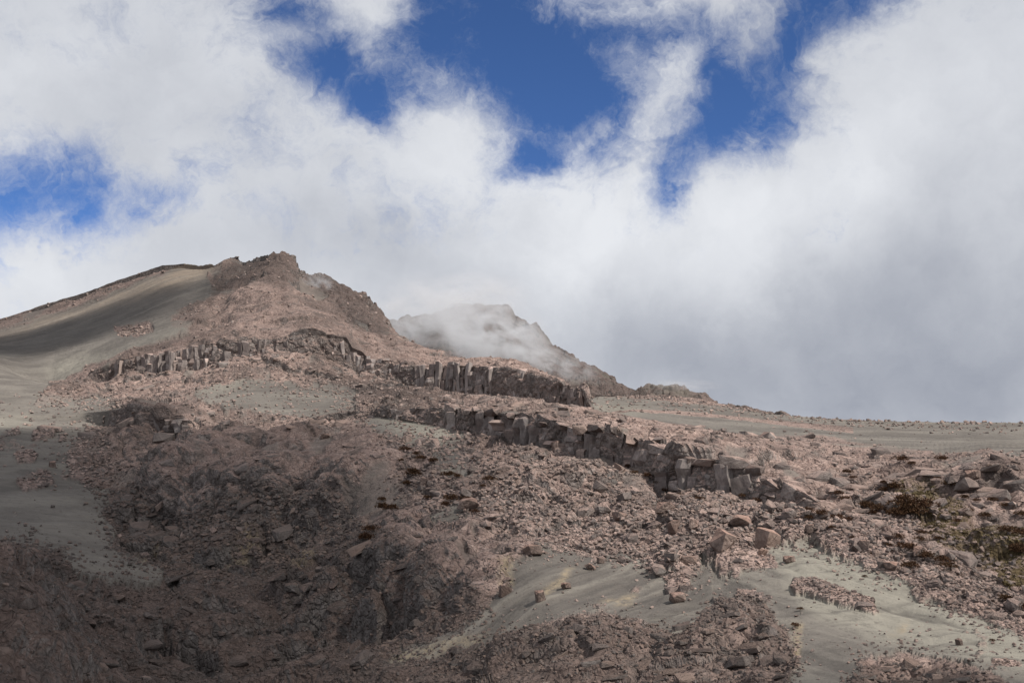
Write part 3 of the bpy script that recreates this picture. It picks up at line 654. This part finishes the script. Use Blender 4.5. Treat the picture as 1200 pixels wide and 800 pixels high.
# scattered stones
visarea = VIS & (VP > -10) & (VP < 1210) & (VQ < 815)
fv = visarea.ravel()
talv = A['talus']; rubv = A['rub']
edge_ = 4 * A['ash2'] * (1 - A['ash2'])
wt = fv * (np.clip(talv * 1.0, 0, 1) + 0.30 * edge_ * (dist < 330) * (1 - plainf) + 0.9 * (A['ar'] > .4) + 0.14 * rubv + 0.075 * rock * (1 - A['dark'] * 0.3) + 0.010 * (dist < 300) * (1 - 0.9 * plainf)) * (1 - cl * 0.8)
def pick(wt_, n_):
    cdf = np.cumsum(wt_); return np.searchsorted(cdf, rng.random(n_) * cdf[-1])
def place_words(px_, py_, brown_):
    """which stretch of rubble a stone lies in, told by landmarks of the view"""
    if brown_: return ('in the dark rubble of the lobe', 'loose blocks of the lobe') if py_ < 660 else ('in the dark rubble of the gully', 'loose blocks of the gully')
    if px_ < 560: return 'among brown bushes left of the talus', 'loose blocks left of the talus'
    if px_ < 700: return ('in the talus just below the broken ledge', 'talus blocks below the broken ledge') if py_ < 580 else ('in the talus above the ash tongue', 'talus blocks above the ash tongue')
    if px_ < 830: return ('in the talus below the deepest shadow of the ledge', 'talus blocks below the shadowed ledge') if py_ < 600 else ('in the talus left of the large boulder pair', 'talus blocks left of the boulder pair')
    if px_ < 960: return ('between the dark ledge and the large boulder pair', 'blocks between ledge and boulder pair') if py_ < 640 else ('below the large boulder pair', 'blocks below the boulder pair')
    if py_ < 640: return 'among the brown bushes of the right slope', 'stones among the bushes at right'
    return 'in the grey rubble above the pale ash bank', 'stones above the pale ash bank'
idx = pick(wt * (talv > 0.3), 230)
idx = np.concatenate([idx, pick(fv * (A['brown'] > 0.4) * (dist < 200) * (rock > .6), 45)])
for i in idx:
    P = flatD[i]; d = dist[i]; px_, py_ = px_f[i], py_f[i]
    hw = random.uniform(3.2, 9.5) * (0.8 if A['brown'][i] > .4 else 1.0)
    hw = 3.2 + max(0.0, hw - 3.2) ** 1.6 / 2.2
    s = hw * d / FPX
    pk_ = random.randrange(8); o = bpy.data.objects.new('boulder', protos[pk_]); C.objects.link(o)
    o.location = (P[0], P[1], P[2] + s * random.uniform(0.0, 0.35)); o.rotation_euler = (random.uniform(-.5, .5), random.uniform(-.5, .5), random.uniform(0, 6.28)); o.scale = (s, s, s * random.uniform(.8, 1.1))
    pw, gw = place_words(px_, py_, A['brown'][i] > .4)
    szw = 'small' if hw < 3.8 else ('medium' if hw < 5.2 else 'large')
    shw = ['angular', 'long angular', 'flat', 'chunky', 'narrow', 'broad', 'long flat', 'low rounded'][pk_]
    tag(o, '%s %s %s lava block %s' % (szw, shw, 'brown' if A['brown'][i] > .4 else 'pink', pw), 'boulder', gw)

def joined(name, idxs, hw_fn, mat, label, parent=None, sink=(0.0, 0.3), flatten=1.0):
    VV, FF, AT, off = [], [], [], 0
    pm = []
    for p in protos:
        v = np.zeros(len(p.vertices) * 3, np.float32); p.vertices.foreach_get('co', v)
        f = np.zeros(len(p.polygons) * 3, np.int32); p.polygons.foreach_get('vertices', f); pm.append((v.reshape(-1, 3), f.reshape(-1, 3)))
    grp = rng.integers(0, len(pm), len(idxs))
    for k, (v, f) in enumerate(pm):
        ii = idxs[grp == k]; n_ = len(ii)
        if not n_: continue
        s = hw_fn(ii) * dist[ii] / FPX
        a_ = rng.random(n_) * 6.283; b_ = rng.normal(0, .4, n_); c_ = rng.normal(0, .4, n_)
        ca, sa, cb, sb, cc, s_c = np.cos(a_), np.sin(a_), np.cos(b_), np.sin(b_), np.cos(c_), np.sin(c_)
        Rz = np.zeros((n_, 3, 3)); Rz[:, 0, 0] = ca; Rz[:, 0, 1] = -sa; Rz[:, 1, 0] = sa; Rz[:, 1, 1] = ca; Rz[:, 2, 2] = 1
        Rx = np.zeros((n_, 3, 3)); Rx[:, 0, 0] = 1; Rx[:, 1, 1] = cb; Rx[:, 1, 2] = -sb; Rx[:, 2, 1] = sb; Rx[:, 2, 2] = cb
        Ry = np.zeros((n_, 3, 3)); Ry[:, 1, 1] = 1; Ry[:, 0, 0] = cc; Ry[:, 0, 2] = s_c; Ry[:, 2, 0] = -s_c; Ry[:, 2, 2] = cc
        R_ = Rx @ Ry @ Rz
        vv = np.einsum('nij,vj->nvi', R_, v * np.array([1, 1, flatten])) * s[:, None, None] + flatD[ii][:, None, :]
        vv[:, :, 2] += (s * rng.uniform(sink[0], sink[1], n_))[:, None]
        VV.append(vv.reshape(-1, 3)); FF.append((f[None] + (np.arange(n_) * len(v))[:, None, None]).reshape(-1, 3) + off); off += n_ * len(v)
        AT.append(np.repeat(rng.random(n_), len(v)))
    V = np.concatenate(VV); F = np.concatenate(FF); me = mesh_np(name, V, F, np.zeros(len(F), bool)); set_attr(me, 'stone', np.concatenate(AT))
    o = link(name, me, mat, parent); tag(o, label, kind='stuff'); return o
m_shadebrown = stone_mat('shade_brown_lava_stone', (0.95, 0.95, 0.95, 1), 0.95)  # brown stone, its colour partly darkened as cloud shade
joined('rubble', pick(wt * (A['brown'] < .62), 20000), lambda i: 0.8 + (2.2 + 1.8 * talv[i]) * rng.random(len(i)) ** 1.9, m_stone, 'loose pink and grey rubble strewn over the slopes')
joined('shaded_ledge_rubble', pick(fv * (A['brown'] >= .5) * rock * (py_f < 640), 1200), lambda i: 2 + 3.0 * rng.random(len(i)) ** 2, m_shadebrown, 'larger brown broken rock littering the lobe, cloud shade partly in its colour')
joined('dark_rubble', pick(fv * (A['brown'] >= .5) * (rock + edge_), 13000), lambda i: 0.8 + 2.6 * rng.random(len(i)) ** 2.5, m_shadebrown, 'brown rubble covering the lobe and gully, deepened in colour for cloud shade')

# ------------------------------------------------------------------ cliff blocks, each a part of its cliff
def block_mesh(seed, kind):
    """upright jointed block about 1 wide, 1 deep, 1 high with an uneven outline, worn top and broken foot"""
    r = random.Random(seed); import bmesh; bm = bmesh.new(); n_ = r.choice((4, 4, 5, 6)); rings = []
    levels = [0, r.uniform(.3, .45), r.uniform(.6, .8), 1.0]
    base = [(0.5 * math.cos(6.283 * (k + r.uniform(-.28, .28)) / n_), 0.5 * math.sin(6.283 * (k + r.uniform(-.25, .25)) / n_)) for k in range(n_)]
    for li, lv in enumerate(levels):
        k_ = r.uniform(.88, 1.12) * (0.95 if li == 3 else 1); ox, oy = r.uniform(-.08, .08), r.uniform(-.1, .1)
        rings.append([bm.verts.new((x * k_ + ox, y * k_ + oy, lv + (r.uniform(-.09, .06) if li in (0, 3) else 0))) for x, y in base])
    for a_, b_ in zip(rings, rings[1:]):
        for k in range(n_): bm.faces.new((a_[k], a_[(k + 1) % n_], b_[(k + 1) % n_], b_[k]))
    t_ = bm.verts.new((r.uniform(-.1, .1), r.uniform(-.1, .1), 1.0 + r.uniform(0.0, .08)))
    for k in range(n_): bm.faces.new((rings[-1][k], rings[-1][(k + 1) % n_], t_))
    bmesh.ops.triangulate(bm, faces=bm.faces[:])
    me = bpy.data.meshes.new('rock_column'); bm.to_mesh(me); bm.free(); me.materials.append(m_cliffrock); return me
blocks = [block_mesh(100 + k, 0) for k in range(10)]
def line_at(i, px):
    p = np.array(L[i], float); return float(np.interp(px, p[:, 0], p[:, 1])), float(np.interp(px, p[:, 0], p[:, 2]))
def pt(px, py, d):
    a_, s_ = ray(px, py); return np.array([d * math.sin(a_), d * math.cos(a_), d * float(s_)])
def cliff_blocks(parent, lo, hi, base_i, top_i, w0, w1, name, depth, prob=1.0, front=0.25, hv=(.75, 1.02), tiers=(1, 2), step=1.0):
    px = lo
    while px < hi:
        wpx = random.uniform(w0, w1)
        if random.random() < prob:
            cx = px + wpx / 2; yb, db = line_at(base_i, cx); yt, dt = line_at(top_i, cx)
            Pb = pt(cx, yb, db); Pt = pt(cx, yt, dt); H = Pt[2] - Pb[2]
            if H > 0.8:
                wm = wpx * db / FPX * random.uniform(1.0, 1.35)
                splits = random.choice(tiers); z0 = Pb[2] - 0.4; hh = H * random.uniform(*hv) + 0.2
                for s_ in range(splits):
                    hs = hh / splits * random.uniform(.9, 1.05)
                    o = bpy.data.objects.new(name, random.choice(blocks)); C.objects.link(o); o.parent = parent
                    back = (depth * (0.5 - front) * random.uniform(.6, 1.5)) + 0.3 * s_; wk = random.uniform(.8, 1.35)
                    q = Pb + (Pt - Pb) * (s_ / splits)
                    o.location = (q[0], q[1] + back, z0 + s_ * hh / splits); o.scale = (wm * wk, depth * random.uniform(.8, 1.1), hs)
                    o.rotation_euler = (random.gauss(0, .07), random.gauss(0, .09), random.uniform(-.4, .4) + random.choice((0, math.pi)))
        px += wpx * step * random.uniform(.8, 1.15)
cliff_blocks(cliff, 132, 692, 11, 12, 5, 10, 'rock_column', 3.0, 1.0, -0.15, (.85, 1.04), (1, 2, 2, 3), .64)
cliff_blocks(ledge, 526, 735, 7, 8, 8, 19, 'rock_block', 3.0, 1.0, -0.2, (.7, 1.0), (1, 2, 2, 3), .7)
cliff_blocks(ledge, 738, 1005, 7, 8, 10, 24, 'rock_block', 2.8, 1.0, -0.2, (.8, 1.0), (1, 2, 3), .7)
cliff_blocks(ledge, 142, 216, 7, 8, 7, 12, 'rock_block', 3.0, 0.9)
cliff_blocks(ledge, 425, 526, 7, 8, 7, 12, 'rock_block', 2.4, 0.7)
# thick cap slabs that jut over the lip of the near ledge
px = 522
while px < 1215:
    wpx = random.uniform(14, 34); cx = px + wpx / 2; yt, dt = line_at(8, cx); Pt = pt(cx, yt, dt); yt2, dt2 = line_at(8, cx + 6); Pn = pt(cx + 6, yt2, dt2) - Pt
    o = bpy.data.objects.new('cap_slab', protos[random.choice((2, 4, 6, 5))]); C.objects.link(o); o.parent = ledge
    wm = wpx * dt / FPX * 0.62
    o.location = (Pt[0], Pt[1] + random.uniform(.3, 1.3), Pt[2] - random.uniform(.1, .7)); o.scale = (wm, random.uniform(1.2, 2.0), random.uniform(1.0, 1.9))
    o.rotation_euler = (random.gauss(0, .08), -math.atan2(Pn[2], math.hypot(Pn[0], Pn[1])) + random.gauss(0, .1), math.atan2(Pn[1], Pn[0]) + random.gauss(0, .25))
    px += wpx * random.uniform(.7, 1.1)
# half buried bedrock blocks: the broken surface of the lobe, the gully outcrops and the ledge top
m_shadebrown.name = 'shade_brown_lava_stone'
import bmesh
bprot = []
for p in protos:
    q = p.copy(); q.name = 'bedrock'; q.materials.clear(); q.materials.append(m_shadebrown); bprot.append(q)
def bedrock(parent, wt_, count, hmin, hmax, brown_):
    for i in (pick(wt_, count) if not isinstance(wt_, list) else wt_):
        P = flatD[i]; d = dist[i]; hw = hmin + (hmax - hmin) * random.random() ** 2.2; s = hw * d / FPX
        o = bpy.data.objects.new('bedrock', random.choice(bprot if brown_ else protos)); C.objects.link(o); o.parent = parent
        nrm = Vector(Nf[i]); q = nrm.to_track_quat('Z', 'X') ; qz = Euler((random.gauss(0, .22), random.gauss(0, .22), (-0.5 if P[0] > -10 else 0.3) + random.gauss(0, .5))).to_quaternion()
        tiltq = Vector((0, 0, 1)).rotation_difference((nrm * .7 + Vector((0, 0, .5))).normalized())
        o.rotation_mode = 'QUATERNION'; o.rotation_quaternion = tiltq @ qz
        o.location = (P[0], P[1], P[2] - s * random.uniform(0.0, 0.22)); o.scale = (s * random.uniform(1, 1.5), s * random.uniform(.8, 1.1), s * random.uniform(.6, .95))
isg = (bandid < 7).repeat(NC); isp = ((bandid >= 8) & (bandid < 11)).repeat(NC)
nb_ = (rock > .8) * fv * (A['talus'] < .5)
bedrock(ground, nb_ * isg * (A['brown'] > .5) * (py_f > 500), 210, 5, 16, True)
bedrock(ground, nb_ * isg * (A['brown'] <= .5), 80, 4, 13, False)
bedrock(plateau, nb_ * isp * (px_f > 520) * (px_f < 960) , 110, 4, 12, False)
bedrock(plateau, nb_ * isp * (px_f >= 960) * (py_f > 535), 120, 4, 13, False)
bedrock(plateau, nb_ * isp * (px_f < 520), 60, 3, 9, False)

def at_px(lst):
    out = []
    for (px, py) in lst:
        _, j, c_ = surf(px, py); out.append(j * NC + c_)
    return out
bedrock(plateau, at_px([(1088,549),(1104,553),(1120,560),(1136,568),(1152,577),(1166,584),(1182,590),(1196,598),(1130,548),(1160,556),(1185,566)]), 0, 11, 20, False)
bedrock(plateau, at_px([(962,560),(985,566),(1004,572),(1022,580),(1038,588),(970,580),(992,590),(1012,598),(935,562),(915,548)]), 0, 12, 22, False)
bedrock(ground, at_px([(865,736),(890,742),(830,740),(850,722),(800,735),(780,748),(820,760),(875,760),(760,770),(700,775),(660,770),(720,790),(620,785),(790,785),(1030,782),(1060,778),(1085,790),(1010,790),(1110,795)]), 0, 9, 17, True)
# ------------------------------------------------------------------ bushes
def leaf_mat(name, a_, b_):
    m, gg, bs = new_mat(name); v = gg.n('ShaderNodeTexCoord').outputs['Object']; oi = gg.n('ShaderNodeObjectInfo')
    c = gg.mix(gg.ramp(gg.noise(v, 3.0, 3), 0.35, 0.65), a_, b_)
    c = gg.mix(gg.m('MULTIPLY', oi.outputs['Random'], 0.5), c, gg.mix(1.0, c, (0.7, 0.8, 0.6, 1), 'MULTIPLY'))
    gg.put(bs.inputs['Base Color'], c); return m
m_bush = leaf_mat('rust_brown_foliage', (0.042, 0.022, 0.014, 1), (0.105, 0.056, 0.033, 1))
m_tuft = leaf_mat('dry_moss', (0.095, 0.068, 0.038, 1), (0.17, 0.13, 0.075, 1))
def bush_mesh(seed, n_=560):
    r = np.random.default_rng(seed); V = []; F = []
    lob = [(r.uniform(-.6, .6), r.uniform(-.6, .6), r.uniform(.05, .35), r.uniform(.35, .6)) for _ in range(7)]
    for k in range(n_):
        lx, ly, lz, lr = lob[r.integers(0, 7)]
        u = r.normal(size=3); u /= np.linalg.norm(u); u[2] = abs(u[2]); c_ = np.array([lx, ly, lz * .6]) + u * lr * r.uniform(.75, 1.08) * np.array([1, 1, .85])
        t1 = np.cross(u, r.normal(size=3)); t1 /= np.linalg.norm(t1); t2 = u * r.uniform(.4, 1.0) + r.normal(size=3) * .35; t2 /= np.linalg.norm(t2)
        s_ = r.uniform(.06, .14); b_ = len(V)
        V += [c_ - t1 * s_ * .5, c_ + t1 * s_ * .5, c_ + t2 * s_ * 1.9]; F.append((b_, b_ + 1, b_ + 2))
    me = mesh_np('bush', V, F, np.zeros(len(F), bool)); me.materials.append(m_bush); return me
bushes = [bush_mesh(k) for k in range(5)]
bpos = [(1052,598,12,'largest'),(1066,606,15,''),(1078,600,14,''),(1048,608,12,''),(1031,601,9,''),(1038,578,6,''),(1050,575,9,''),(1062,589,9,''),(1018,596,8,''),(1012,592,7,''),(1022,603,6,''),
 (990,588,7,''),(984,580,6,''),(993,556,6,''),(1000,562,4,''),(1036,568,5,''),(1066,546,5,''),(1056,542,7,''),(1097,563,5,''),(1113,572,7,''),(1105,585,3,''),(1133,600,6,''),(1148,607,6,''),(1164,590,6,''),
 (1176,594,5,''),(1180,624,9,''),(1195,630,9,''),(1188,640,8,''),(1196,604,7,''),(1192,652,8,''),(1060,645,10,''),(1074,635,6,''),(1082,655,8,''),(1100,660,9,''),(1108,668,8,''),(1068,668,9,''),(1051,632,6,''),(1078,628,5,''),
 (980,610,8,''),(992,612,7,''),(960,604,7,''),(947,600,6,''),(950,608,5,''),(975,620,4,''),(1095,634,5,''),(1103,540,6,''),(900,592,4,''),(886,590,6,''),(872,584,5,''),(820,586,5,''),(797,582,4,''),(745,556,5,''),(760,560,6,''),
 (735,548,4,''),(770,568,5,''),(780,575,5,''),(1170,706,8,''),(1195,716,8,''),(1190,696,6,''),(474,530,7,''),(488,534,5,''),(480,560,10,''),(478,570,7,''),(462,600,9,''),(450,598,8,''),(525,560,8,''),(535,560,5,''),
 (572,565,7,''),(566,572,4,''),(528,588,8,''),(520,594,7,''),(545,587,6,''),(430,635,10,''),(436,625,8,''),(424,642,6,''),(493,540,6,''),(509,543,6,''),(555,540,4,''),(470,541,4,''),(928,735,5,''),(937,715,4,''),
 (1120,612,4,''),(1143,588,4,''),(1160,555,3,''),(1128,586,5,''),(1012,676,3,''),(1155,752,3,''),(1040,640,4,''),(1020,650,3,''),(1000,632,4,''),(557,602,5,''),(500,585,5,''),(448,588,5,'')]
for (px, py, hw, lab) in bpos:
    P, j, c_ = surf(px, py); s = hw * math.hypot(P[0], P[1]) / FPX
    o = bpy.data.objects.new('cushion_bush', random.choice(bushes)); C.objects.link(o); o.location = (P[0], P[1] - s * .1, P[2] + s * .3)
    o.scale = (s * 1.15, s * 1.15, s * random.uniform(1.0, 1.35)); o.rotation_euler = (0, 0, random.uniform(0, 6.28))
    sz = 'tiny' if hw < 5 else ('small' if hw < 7 else ('medium' if hw < 10 else 'large'))
    if px > 930:
        if 1025 < px < 1085 and 585 < py < 612: pl = 'in the dense brown cluster left of the dry moss'
        elif px < 1026 and py < 600: pl = 'on the pink slabs behind the near ledge'
        elif py < 575: pl = 'above the dry moss near the right ridge'
        elif px > 1165: pl = 'at the right edge beside the dry moss'
        elif py < 615 and px > 1085: pl = 'under the overhang of the right ridge'
        elif px > 1040: pl = 'by the tilted slabs below the dry moss'
        else: pl = 'at the foot of the long pink slab'
        tag(o, '%s rust brown cushion bush %s' % (sz, pl), 'bush', 'brown bushes on the right slope')
    elif px > 600: tag(o, '%s brown bush at the shady foot of the near ledge, %s' % (sz, 'under its deepest shadow' if px < 800 else 'under its right half'), 'bush', 'brown bushes under the near ledge')
    else:
        pl = 'near the head of the talus' if py < 555 and px > 500 else ('beside the small ash pocket' if px > 500 else ('in the dark cleft left of the ash pocket' if py > 590 else 'between blocks on the lobe'))
        tag(o, '%s dark brown bush %s' % (sz, pl), 'bush', 'brown bushes on the lobe')
# moss tufts
ii = pick(fv * (A['moss'] > .3) * A['moss'], 2600); VV = []; FF = []
for k, i in enumerate(ii):
    P = flatD[i]; s = dist[i] / FPX * random.uniform(1.0, 2.4)
    for b_ in range(5):
        a_ = random.uniform(0, 6.28); dx, dy = math.cos(a_) * s * .6, math.sin(a_) * s * .6; n0 = len(VV); ox, oy = random.uniform(-s, s), random.uniform(-s, s)
        VV += [(P[0] + ox - dy * .6, P[1] + oy + dx * .6, P[2] - .03), (P[0] + ox + dy * .6, P[1] + oy - dx * .6, P[2] - .03), (P[0] + ox + dx, P[1] + oy + dy, P[2] + s * random.uniform(.3, .8))]; FF.append((n0, n0 + 1, n0 + 2))
tag(link('dry_moss', mesh_np('dry_moss', VV, FF, np.zeros(len(FF), bool)), m_tuft), 'dry yellow brown ground cover in the hollow between pale rocks at right', kind='stuff')

# ------------------------------------------------------------------ mist clinging to the peaks
def ico(name, sub, sc3, lump, seed):
    import bmesh; bm = bmesh.new(); bmesh.ops.create_icosphere(bm, subdivisions=sub, radius=1)
    P = np.array([v.co[:] for v in bm.verts]); k = 1 + lump * fbm(P * 1.7 + seed, 3, 0.5, seed)
    for v, q in zip(bm.verts, k): v.co = v.co * q
    for v in bm.verts: v.co = Vector((v.co.x * sc3[0], v.co.y * sc3[1], v.co.z * sc3[2]))
    me = bpy.data.meshes.new(name); bm.to_mesh(me); bm.free()
    for p in me.polygons: p.use_smooth = True
    return me
def mist(px, py, d, hx, hy, depth, dens, seed, label, rot=0.0, nscale=2.2, cut=0.40):
    P = pt(px, py, d); s = d / FPX
    m = bpy.data.materials.new('mist'); m.use_nodes = True; m.node_tree.nodes.clear(); gg = G(m.node_tree)
    tcn = gg.n('ShaderNodeTexCoord').outputs['Object']
    fall = gg.ramp(gg.v('LENGTH', tcn), 1.0, 0.15)
    nz = gg.noise(gg.v('ADD', tcn, (seed * 3.1, seed * 1.7, seed * .9)), nscale, 5, 0.6, 0.6)
    de = gg.m('MULTIPLY', gg.m('MULTIPLY', fall, gg.ramp(nz, cut, cut + 0.26)), dens)
    vs = gg.n('ShaderNodeVolumePrincipled'); gg.put(vs.inputs['Density'], de); vs.inputs['Color'].default_value = (0.97, 0.98, 1, 1); vs.inputs['Anisotropy'].default_value = 0.2
    ou = gg.n('ShaderNodeOutputMaterial'); m.node_tree.links.new(vs.outputs[0], ou.inputs['Volume'])
    o = link('mist', ico('mist', 3, (1, 1, 1), 0.0, seed), m); o.location = P; o.scale = (hx * s, depth, hy * s); o.rotation_euler = (0, rot, 0)
    m.cycles.volume_step_rate = 1.0
    return tag(o, label, kind='stuff')
mist(580, 402, 720, 82, 58, 60, 0.11, 1, 'white mist drifting across the face of the far peak', 0.2, 2.6, 0.42)
mist(500, 370, 800, 90, 52, 90, 0.045, 2, 'grey cloud covering the left shoulder of the far peak', 0.0, 2.2, 0.40)
mist(555, 350, 860, 85, 36, 70, 0.035, 6, 'wisps rising from the far peak into the cloud', 0.0, 2.4, 0.38)
mist(650, 425, 700, 70, 28, 40, 0.045, 3, 'thin mist low on the right foot of the far peak', 0.35, 2.8, 0.42)
mist(372, 336, 540, 24, 24, 18, 0.10, 4, 'small wisp of mist in front of the dark summit wall', 0.4, 2.6, 0.44)
mist(800, 452, 640, 55, 10, 25, 0.03, 5, 'thin mist over the top of the small rounded hill', 0.0, 2.2, 0.38)

# ------------------------------------------------------------------ the clouds overhead whose shadow lies on the slopes
m_cl = bpy.data.materials.new('cloud'); m_cl.use_nodes = True; m_cl.node_tree.nodes.clear(); gg = G(m_cl.node_tree)
vs = gg.n('ShaderNodeVolumePrincipled'); vs.inputs['Density'].default_value = 0.075; vs.inputs['Color'].default_value = (1, 1, 1, 1); vs.inputs['Anisotropy'].default_value = 0.35
ou = gg.n('ShaderNodeOutputMaterial'); m_cl.node_tree.links.new(vs.outputs[0], ou.inputs['Volume'])
def cloud(gx, gy, gz, rx, ry, rz, t_, rot, seed, label):
    """cloud whose shadow falls on the ground point (gx, gy, gz)"""
    q = np.array([gx, gy, gz]) + sun_dir * t_
    me = ico('cloud', 5, (1, 1, 1), 0.0, seed)
    for v in me.vertices:
        r_ = math.hypot(v.co.x, v.co.y); k_ = 1 + 0.30 * math.sin(3.1 * v.co.x + seed) * math.cos(2.7 * v.co.y + seed * 2)
        n_ = 1 + 0.5 * float(fbm(np.array([[v.co.x * 2.6, v.co.y * 2.6, seed * 3.3]]), 3, 0.5, seed)[0])
        v.co = Vector((v.co.x * rx * n_ ** .5, v.co.y * ry * n_ ** .5, (1 if v.co.z > 0 else -.6) * max(0.0, 1 - r_ ** 2) ** 1.9 * rz * k_ * n_))
    o = link('cloud', me, m_cl); o.location = q; o.rotation_euler = (0, 0, rot)
    return tag(o, label, 'cloud')
cloud(-158, 112, -25, 160, 150, 62, 520, 0.25, 3, 'wide grey cloud overhead that shades the gully and the lobe')
cloud(-9, 37, -20, 40, 27, 46, 480, 0.0, 8, 'small cloud overhead that shades the nearest rocks')
cloud(-240, 440, 60, 120, 90, 40, 620, 0.4, 5, 'long cloud overhead that shades the ash flank of the mountain')
